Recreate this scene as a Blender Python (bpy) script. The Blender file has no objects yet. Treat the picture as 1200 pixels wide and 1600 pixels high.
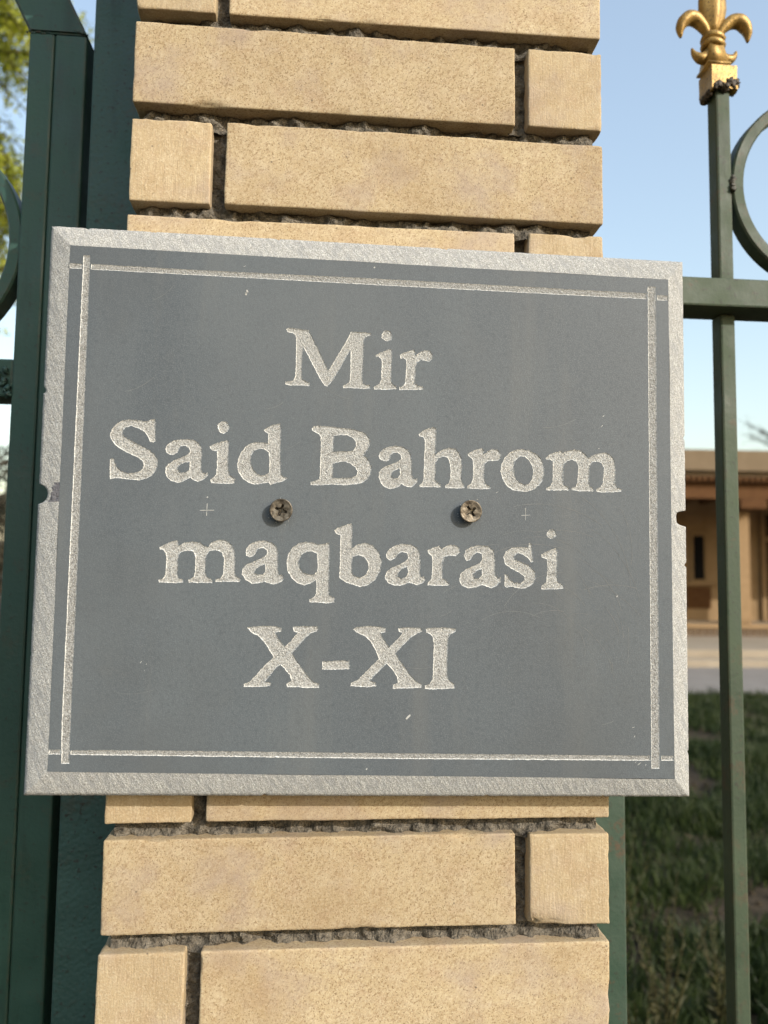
import bpy, bmesh, math, random
import numpy as np
from mathutils import Vector, Matrix, noise

random.seed(7); np.random.seed(7); noise.seed_set(3)
SC = bpy.context.scene
COL = SC.collection
R = math.radians

# ------------------------------------------------------------------ camera
CAM_POS = Vector((-0.03477, -0.59222, 1.5))
RT = Vector((0.99659, -0.08150, 0.01283)); FW = Vector((0.08027, 0.99372, 0.07796))
RT.normalize(); FW.normalize(); UP = RT.cross(FW).normalized()
cd = bpy.data.cameras.new('camera'); cam = bpy.data.objects.new('camera', cd); COL.objects.link(cam)
cam.matrix_world = Matrix(((RT.x, UP.x, -FW.x, CAM_POS.x), (RT.y, UP.y, -FW.y, CAM_POS.y),
                           (RT.z, UP.z, -FW.z, CAM_POS.z), (0, 0, 0, 1)))
cd.sensor_fit = 'VERTICAL'; cd.sensor_height = 34.667; cd.sensor_width = 26.0; cd.lens = 26.0
cd.clip_start = 0.02; cd.clip_end = 2000
cd.dof.use_dof = True; cd.dof.focus_distance = 0.585; cd.dof.aperture_fstop = 6.0
SC.camera = cam

# ------------------------------------------------------------------ sky, sun, exposure
SUN_AZ, SUN_EL = 43.0, 26.0           # degrees to the right of the pillar's normal, degrees up
sdir = Vector((math.sin(R(SUN_AZ)) * math.cos(R(SUN_EL)), -math.cos(R(SUN_AZ)) * math.cos(R(SUN_EL)), math.sin(R(SUN_EL))))
wd = bpy.data.worlds.new('World'); SC.world = wd; wd.use_nodes = True
wn = wd.node_tree; wn.nodes.clear()
sky = wn.nodes.new('ShaderNodeTexSky'); sky.sky_type = 'NISHITA'; sky.sun_disc = False
sky.sun_elevation = R(SUN_EL); sky.sun_rotation = math.atan2(sdir.x, sdir.y)
sky.altitude = 200; sky.air_density = 1.6; sky.dust_density = 2.8; sky.ozone_density = 0.9
bg = wn.nodes.new('ShaderNodeBackground'); bg.inputs[1].default_value = 0.15
wo = wn.nodes.new('ShaderNodeOutputWorld')
veil = wn.nodes.new('ShaderNodeMix'); veil.data_type = 'RGBA'; veil.inputs[0].default_value = 0.17      # thin even high haze
veil.inputs[7].default_value = (2.65, 2.78, 3.2, 1)
wn.links.new(sky.outputs[0], veil.inputs[6]); wn.links.new(veil.outputs[2], bg.inputs[0]); wn.links.new(bg.outputs[0], wo.inputs[0])
sd = bpy.data.lights.new('sun', 'SUN'); sd.energy = 2.5; sd.angle = R(0.5); sd.color = (1.0, 0.945, 0.87)
sun = bpy.data.objects.new('sun', sd); COL.objects.link(sun)
sun.rotation_euler = sdir.to_track_quat('Z', 'Y').to_euler()
SC.view_settings.view_transform = 'Standard'; SC.view_settings.look = 'None'
SC.view_settings.exposure = 0.94; SC.view_settings.gamma = 1.0
try: SC.view_settings.use_curve_mapping = False
except Exception: pass

# ------------------------------------------------------------------ helpers
def link(name, me, mats, parent=None, loc=(0, 0, 0), rot=(0, 0, 0)):
    o = bpy.data.objects.new(name, me); COL.objects.link(o)
    if mats is not None and len(me.materials) == 0:
        for m in (mats if isinstance(mats, (list, tuple)) else [mats]): me.materials.append(m)
    o.location = loc; o.rotation_euler = rot
    if parent: o.parent = parent
    return o
def bm_obj(name, bm, mats, parent=None, loc=(0, 0, 0), rot=(0, 0, 0), smooth=False):
    me = bpy.data.meshes.new(name); bm.to_mesh(me); bm.free()
    if smooth: me.polygons.foreach_set('use_smooth', [True] * len(me.polygons))
    return link(name, me, mats, parent, loc, rot)
def pd_obj(name, vs, fs, mats, parent=None, loc=(0, 0, 0), rot=(0, 0, 0), smooth=False):
    me = bpy.data.meshes.new(name); me.from_pydata(vs, [], fs); me.update()
    if smooth: me.polygons.foreach_set('use_smooth', [True] * len(me.polygons))
    return link(name, me, mats, parent, loc, rot)
def tag(o, label=None, cat=None, group=None, kind=None):
    if label: o['label'] = label
    if cat: o['category'] = cat
    if group: o['group'] = group
    if kind: o['kind'] = kind
    return o
def empty(name, loc=(0, 0, 0), rot=(0, 0, 0)):
    o = bpy.data.objects.new(name, None); COL.objects.link(o); o.location = loc; o.rotation_euler = rot
    o.empty_display_size = 0.05
    return o
def box_bm(lo, hi, bev=0.0, seg=2):
    bm = bmesh.new(); bmesh.ops.create_cube(bm, size=1.0)
    for v in bm.verts:
        v.co = Vector((lo[i] + (v.co[i] + .5) * (hi[i] - lo[i]) for i in range(3)))
    if bev > 0:
        bmesh.ops.bevel(bm, geom=list(bm.edges), offset=bev, segments=seg, profile=.5, affect='EDGES')
    return bm
def box(name, lo, hi, m, parent=None, bev=0.0, loc=(0, 0, 0), rot=(0, 0, 0), smooth=False):
    return bm_obj(name, box_bm(lo, hi, bev), m, parent, loc, rot, smooth)
def merge(dst, src):
    me = bpy.data.meshes.new('tmp'); src.to_mesh(me); src.free(); dst.from_mesh(me); bpy.data.meshes.remove(me)
def fbm(p, s, oct=3):
    return noise.fractal(Vector(p) * s, 1.0, 2.0, oct)
def tube_pd(pts, rads, n=8, flat=1.0, axis=None):
    """round tube through pts; returns verts, faces"""
    vs, fs = [], []
    for i, p in enumerate(pts):
        p = Vector(p)
        a = Vector(pts[max(i - 1, 0)]); b = Vector(pts[min(i + 1, len(pts) - 1)])
        t = (b - a).normalized()
        ref = axis or (Vector((0, 1, 0)) if abs(t.y) < .9 else Vector((1, 0, 0)))
        u = t.cross(ref).normalized(); w = u.cross(t).normalized()
        for k in range(n):
            an = 2 * math.pi * k / n
            vs.append(p + u * (math.cos(an) * rads[i]) + w * (math.sin(an) * rads[i] * flat))
    for i in range(len(pts) - 1):
        for k in range(n):
            a = i * n + k; b = i * n + (k + 1) % n
            fs.append((a, b, b + n, a + n))
    fs.append(tuple(range(n - 1, -1, -1))); fs.append(tuple((len(pts) - 1) * n + k for k in range(n)))
    return vs, fs
def join_pd(parts):
    V, F = [], []
    for vs, fs in parts:
        b = len(V); V += [tuple(v) for v in vs]; F += [tuple(i + b for i in f) for f in fs]
    return V, F

# ------------------------------------------------------------------ materials
class NT:
    def __init__(s, name, rough=.8, spec=.3):
        s.m = bpy.data.materials.new(name); s.m.use_nodes = True
        s.t = s.m.node_tree; s.t.nodes.clear()
        s.b = s.add('ShaderNodeBsdfPrincipled'); o = s.add('ShaderNodeOutputMaterial')
        s.t.links.new(s.b.outputs[0], o.inputs[0])
        s.b.inputs['Roughness'].default_value = rough
        s.b.inputs['Specular IOR Level'].default_value = spec
        s.co = None
    def add(s, k, **kw):
        n = s.t.nodes.new(k)
        for a, v in kw.items(): setattr(n, a, v)
        return n
    def lk(s, a, b): s.t.links.new(a, b)
    def coord(s, rnd=True):
        if s.co: return s.co
        tc = s.add('ShaderNodeTexCoord'); out = tc.outputs['Object']
        if rnd:
            oi = s.add('ShaderNodeObjectInfo'); mu = s.add('ShaderNodeMath', operation='MULTIPLY'); mu.inputs[1].default_value = 37.3
            s.lk(oi.outputs['Random'], mu.inputs[0])
            ad = s.add('ShaderNodeVectorMath', operation='ADD'); s.lk(out, ad.inputs[0]); s.lk(mu.outputs[0], ad.inputs[1]); out = ad.outputs[0]
        s.co = out; return out
    def noise(s, scale, detail=3, rough=.55, stretch=None, rot=(0, 0, 0), dist=0):
        c = s.coord()
        if stretch:
            mp = s.add('ShaderNodeMapping'); s.lk(c, mp.inputs[0]); mp.vector_type = 'TEXTURE'; mp.inputs['Scale'].default_value = [1.0 / v for v in stretch]; mp.inputs['Rotation'].default_value = rot; c = mp.outputs[0]
        n = s.add('ShaderNodeTexNoise'); s.lk(c, n.inputs['Vector'])
        n.inputs['Scale'].default_value = scale; n.inputs['Detail'].default_value = detail; n.inputs['Roughness'].default_value = rough; n.inputs['Distortion'].default_value = dist
        return n.outputs['Fac']
    def voro(s, scale, feat='F1'):
        n = s.add('ShaderNodeTexVoronoi', feature=feat); s.lk(s.coord(), n.inputs['Vector']); n.inputs['Scale'].default_value = scale
        return n.outputs['Distance']
    def ramp(s, fac, *stops):
        r = s.add('ShaderNodeValToRGB'); el = r.color_ramp.elements
        while len(el) < len(stops): el.new(.5)
        for e, (p, c) in zip(el, stops):
            e.position = p; e.color = (c, c, c, 1) if not isinstance(c, tuple) else (*c, 1)
        s.lk(fac, r.inputs[0]); return r.outputs[0]
    def mix(s, fac, a, b, mode='MIX'):
        n = s.add('ShaderNodeMix', data_type='RGBA', blend_type=mode)
        for i, v in ((0, fac), (6, a), (7, b)):
            if isinstance(v, tuple): n.inputs[i].default_value = (*v, 1)
            elif isinstance(v, (int, float)): n.inputs[i].default_value = v
            else: s.lk(v, n.inputs[i])
        return n.outputs[2]
    def math(s, op, a, b=None):
        n = s.add('ShaderNodeMath', operation=op)
        for i, v in ((0, a), (1, b)):
            if v is None: continue
            if isinstance(v, (int, float)): n.inputs[i].default_value = v
            else: s.lk(v, n.inputs[i])
        return n.outputs[0]
    def rand(s):
        return s.add('ShaderNodeObjectInfo').outputs['Random']
    def color(s, c):
        if isinstance(c, tuple): s.b.inputs['Base Color'].default_value = (*c, 1)
        else: s.lk(c, s.b.inputs['Base Color'])
    def rough(s, r): s.lk(r, s.b.inputs['Roughness'])
    def bump(s, h, strength=.5, dist=.001):
        n = s.add('ShaderNodeBump'); n.inputs['Strength'].default_value = strength; n.inputs['Distance'].default_value = dist
        s.lk(h, n.inputs['Height']); s.lk(n.outputs[0], s.b.inputs['Normal'])

def brick_mat(name, header=False):
    t = NT(name, .88, .2)
    big = t.noise(16, 4, .6); mid = t.noise(75, 4, .6)
    base = t.mix(t.ramp(big, (.32, 0.), (.70, 1.)), (0.368, 0.299, 0.187), (0.314, 0.241, 0.146))
    base = t.mix(t.ramp(mid, (.45, 0.), (.70, .6)), base, (0.409, 0.343, 0.238))
    base = t.mix(t.ramp(t.noise(48, 3, .6), (.52, 0.), (.74, .55)), base, (0.296, 0.212, 0.139))
    if not header:
        sp = t.noise(560, 3, .6, stretch=(1.0, 1.0, .6), rot=(0, R(38), 0))
        base = t.mix(t.ramp(sp, (.50, 0.), (.64, .62)), base, (0.220, 0.152, 0.085))
        base = t.mix(t.ramp(t.noise(520, 3, .7), (.50, 0.), (.68, .45)), base, (0.491, 0.424, 0.302))
        sp2 = t.noise(850, 2, .6)
        base = t.mix(t.ramp(sp2, (.58, 0.), (.66, .85)), base, (0.157, 0.106, 0.058))
    else:
        st = t.noise(120, 4, .7, stretch=(5, 5, .5))
        base = t.mix(t.ramp(st, (.42, 0.), (.65, .5)), base, (0.251, 0.187, 0.112))
        base = t.mix(t.ramp(t.noise(600, 3, .7), (.50, 0.), (.70, .55)), base, (0.479, 0.411, 0.302))
        sp2 = t.noise(800, 2, .6)
        base = t.mix(t.ramp(sp2, (.58, 0.), (.72, .6)), base, (0.188, 0.135, 0.076))
    base = t.mix(t.ramp(t.noise(22, 4, .6), (.50, 0.), (.70, .5)), base, (0.265, 0.214, 0.186))
    vo = t.voro(70)
    base = t.mix(t.ramp(vo, (.03, .85), (.07, 0.)), base, (0.111, 0.089, 0.068))
    d = t.noise(8, 5, .65)
    base = t.mix(t.ramp(d, (.55, 0.), (.78, .55)), base, (0.258, 0.189, 0.105))
    hs = t.add('ShaderNodeHueSaturation'); t.lk(base, hs.inputs['Color'])
    t.lk(t.math('ADD', t.math('MULTIPLY', t.rand(), .16), .94), hs.inputs['Value'])
    t.color(hs.outputs[0])
    if header: hgt = t.math('ADD', t.noise(120, 4, .7, stretch=(6, 6, .5)), t.noise(600, 3))
    else: hgt = t.math('ADD', t.noise(300, 3, .5), t.noise(1000, 2))
    t.bump(hgt, .5 if header else .28, .0008)
    return t.m
M = {}
M['brick'] = brick_mat('cream_brick'); M['header'] = brick_mat('cream_brick_cut_end', True)
t = NT('mortar', .95, .1)
n1 = t.noise(120, 5, .7); n2 = t.noise(500, 3)
t.color(t.mix(t.ramp(n1, (.35, 0.), (.65, 1.)), (.048, .043, .036), (.19, .17, .138)))
t.bump(t.math('ADD', n1, n2), 1.0, .003); M['mortar'] = t.m
# grey sawn stone face
t = NT('grey_slate', .62, .35)
cl = t.noise(9, 4, .6, stretch=(1, 1, .45)); g = t.noise(1300, 2, .6); g2 = t.noise(350, 3, .6)
c = t.mix(t.ramp(cl, (.3, 0.), (.7, 1.)), (0.057, 0.069, 0.081), (0.072, 0.087, 0.099))
c = t.mix(t.ramp(g, (.46, 0.), (.70, .5)), c, (0.132, 0.149, 0.162))
c = t.mix(t.ramp(g2, (.52, 0.), (.72, .35)), c, (0.038, 0.047, 0.056))
sm = t.noise(5, 5, .6, stretch=(1.3, 1, .35), dist=.6)
c = t.mix(t.ramp(sm, (.54, 0.), (.78, .4)), c, (0.110, 0.123, 0.131))
c = t.mix(t.ramp(t.noise(26, 5, .7), (.60, 0.), (.80, .3)), c, (0.107, 0.116, 0.120))
dr = t.noise(34, 4, .6, stretch=(1.0, 1, .10))
c = t.mix(t.ramp(dr, (.54, 0.), (.76, .25)), c, (0.127, 0.130, 0.124))
bl_ = t.noise(6.5, 4, .55)
c = t.mix(t.ramp(bl_, (.50, 0.), (.72, .45)), c, (0.056, 0.061, 0.063))
t.color(c); t.bump(t.math('ADD', g, g2), .25, .0003); M['slate'] = t.m
# freshly cut pale stone (chisel-pecked letters, sawn bevel)
def cut_mat(name, saw, k=1.0):
    t = NT(name, .93, .1)
    def s(*c): return tuple(v * k for v in c)
    a = t.noise(620 if not saw else 900, 3, .75); b = t.noise(1200, 2, .6)
    c = t.mix(t.ramp(a, (.33, .12), (.62, .95)), s(0.146, 0.145, 0.138), s(0.363, 0.371, 0.363))
    c = t.mix(t.ramp(b, (.50, 0.), (.70, .7)), c, s(0.557, 0.580, 0.582))
    d = t.noise(700, 2, .6)
    c = t.mix(t.ramp(d, (.61, 0.), (.71, .55 if not saw else .35)), c, s(0.091, 0.089, 0.082))
    h = t.math('ADD', a, b)
    if saw:
        w = t.noise(26, 3, .55, stretch=(14, 14, 1.0), rot=(0, R(SAW), 0))
        c = t.mix(t.ramp(w, (.36, .55), (.54, 0.)), c, s(0.209, 0.220, 0.229))
        h = t.math('ADD', h, t.math('MULTIPLY', w, 1.8))
    t.color(c); t.bump(h, .9 if not saw else .5, .0010 if not saw else .0007); return t.m
SAW = -28
M['carved'] = cut_mat('pecked_stone', False); M['sawn'] = cut_mat('sawn_stone', True, .98); M['rim'] = cut_mat('fresh_chipped_stone', False, 1.42); M['groove'] = cut_mat('scored_stone', False, .80)
t = NT('scratch_white', .9, .1); t.color((.36, .365, .355)); M['scratch'] = t.m
t = NT('scratch_faint', .8, .2); t.color((.150, .158, .160)); M['scratch_faint'] = t.m
t = NT('torn_slate', .8, .2); a = t.noise(300, 4); t.color(t.mix(a, (.06, .062, .075), (.17, .17, .185))); t.bump(a, 1, .002); M['torn'] = t.m
# painted steel
def paint(name, col, light, rust, pits, rs=.52, dusty=.5, lumps=0, wear=.75):
    t = NT(name, rs, .45)
    a = t.noise(18, 4); f = t.noise(700, 2, .6)
    c = t.mix(t.ramp(a, (.3, 0.), (.7, dusty)), col, light)
    c = t.mix(t.ramp(f, (.5, 0.), (.72, .35)), c, light)
    p = t.noise(190, 2, .5)
    c = t.mix(t.ramp(p, (.63, 0.), (.69, pits)), c, (.02, .022, .018))
    r = t.math('ADD', t.noise(26, 5, .7), t.math('MULTIPLY', t.noise(240, 3), .35))
    c = t.mix(t.ramp(r, (.74, 0.), (.86, rust)), c, (.062, .038, .022))
    stk = t.noise(60, 4, .65, stretch=(1, 1, .12))
    c = t.mix(t.ramp(stk, (.56, 0.), (.74, .5)), c, tuple(v * .45 for v in col))
    c = t.mix(t.ramp(t.noise(9, 3), (.5, 0.), (.7, .35)), c, tuple(v * 1.25 for v in light))
    bv = t.add('ShaderNodeBevel', samples=4); bv.inputs[0].default_value = .0022
    gm = t.add('ShaderNodeNewGeometry'); dp = t.add('ShaderNodeVectorMath', operation='DOT_PRODUCT')
    t.lk(bv.outputs[0], dp.inputs[0]); t.lk(gm.outputs['Normal'], dp.inputs[1])
    edge = t.math('MULTIPLY', t.ramp(dp.outputs['Value'], (.86, 1.), (.99, 0.)), t.ramp(t.noise(85, 4, .7), (.40, 0.), (.60, wear)))
    c = t.mix(edge, c, (.085, .060, .040))
    t.color(c)
    t.bump(t.math('ADD', t.math('MULTIPLY', p, 1.0), t.math('MULTIPLY', f, .3)), .35, .0009)
    t.rough(t.ramp(a, (.3, rs - .1), (.7, rs + .18)))
    if lumps: t.bump(t.math('ADD', t.math('MULTIPLY', t.voro(lumps, 'SMOOTH_F1'), 2.0), p), .3, .0012)
    return t.m
M['gate'] = paint('dark_green_paint', (.014, .050, .038), (.022, .066, .051), .25, .5, .5, .6)
M['gate_rough'] = paint('dark_green_pitted_paint', (.021, .058, .050), (.040, .092, .080), .3, .95, .55, .6, 260)
M['fence'] = paint('faded_green_paint', (.014, .033, .018), (.040, .060, .034), .55, .8, .62, .9)
M['post'] = paint('rust_spotted_green_paint', (.021, .047, .033), (.034, .056, .040), 1.0, .6, .55, .6)
t = NT('weld_bead', .7, .5); a = t.noise(300, 4); t.color(t.mix(t.ramp(a, (.35, 0.), (.65, 1.)), (.025, .025, .02), (.12, .12, .10))); t.bump(a, 1, .003); M['weld'] = t.m
t = NT('burnt_weld', .6, .5); a = t.noise(260, 4); t.color(t.mix(t.ramp(a, (.4, 0.), (.7, 1.)), (.012, .011, .010), (.10, .075, .05))); t.bump(a, 1, .003); M['burnt'] = t.m
t = NT('gold_paint', .46, .5); a = t.noise(60, 4); f = t.noise(420, 3)
c = t.mix(t.ramp(a, (.3, 0.), (.7, 1.)), (.38, .245, .070), (.21, .13, .035))
c = t.mix(t.ramp(f, (.56, 0.), (.66, .85)), c, (.055, .034, .014))
t.color(c); t.b.inputs['Metallic'].default_value = .45; t.bump(f, .35, .001); M['gold'] = t.m
t = NT('dirty_zinc', .42, .5); a = t.noise(320, 4); c = t.mix(t.ramp(a, (.35, 0.), (.68, 1.)), (.055, .046, .036), (.19, .17, .14))
t.color(c); t.b.inputs['Metallic'].default_value = .8; t.bump(a, .5, .0006); M['zinc'] = t.m
def flat(name, ca, cb, scale, rough=.9, bump=.3, bd=.01, det=4):
    t = NT(name, rough, .15); a = t.noise(scale, det, .6)
    t.color(t.mix(t.ramp(a, (.3, 0.), (.7, 1.)), ca, cb)); t.bump(a, bump, bd); return t.m
M['soil'] = flat('bare_soil', (.022, .017, .010), (.060, .046, .030), 6, .95, .6, .03, 8)
M['paving'] = flat('concrete_paving', (.165, .152, .138), (.21, .196, .18), 3, .9, .2, .01)
M['terrace'] = flat('terrace_concrete', (.23, .195, .148), (.28, .24, .185), 2, .9, .2, .01)
M['plaster'] = flat('ochre_plaster', (.21, .142, .076), (.27, .185, .105), 2.5)
M['cornice'] = flat('beige_cornice', (.130, .098, .062), (.155, .118, .077), 3)
M['timber'] = flat('brown_timber', (.066, .030, .012), (.095, .048, .02), 9)
M['pine'] = flat('pale_timber', (.20, .135, .072), (.24, .162, .09), 9)
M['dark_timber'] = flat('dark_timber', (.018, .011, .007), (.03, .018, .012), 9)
t = NT('window_glass', .5, .02); t.color((.006, .006, .007)); M['glass'] = t.m
M['plinth_brick'] = flat('plinth_brick', (.085, .056, .035), (.125, .087, .056), 30)
M['bark'] = flat('bark', (.045, .034, .024), (.09, .07, .05), 14, .95, .6, .02)
def leaf(name, ca, cb, sc=3.0):
    t = NT(name, .55, .3); a = t.noise(sc, 3)
    t.color(t.mix(t.ramp(a, (.35, 0.), (.65, 1.)), ca, cb))
    tr = t.add('ShaderNodeBsdfTranslucent'); t.lk(t.b.inputs['Base Color'].links[0].from_socket, tr.inputs[0])
    ms = t.add('ShaderNodeMixShader'); ms.inputs[0].default_value = .3
    t.lk(t.b.outputs[0], ms.inputs[1]); t.lk(tr.outputs[0], ms.inputs[2])
    t.lk(ms.outputs[0], [n for n in t.t.nodes if n.type == 'OUTPUT_MATERIAL'][0].inputs[0]); return t.m
M['spring_leaf'] = leaf('spring_leaf', (.36, .38, .035), (.20, .24, .022), 4)
M['grass'] = leaf('grass_blade', (.019, .034, .008), (.036, .052, .013), 2.2)
M['weed'] = leaf('dry_weed', (.040, .045, .016), (.075, .066, .028), 8)
M['dark_leaf'] = leaf('dark_leaf', (.030, .032, .018), (.055, .045, .028), 1.0)
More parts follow.
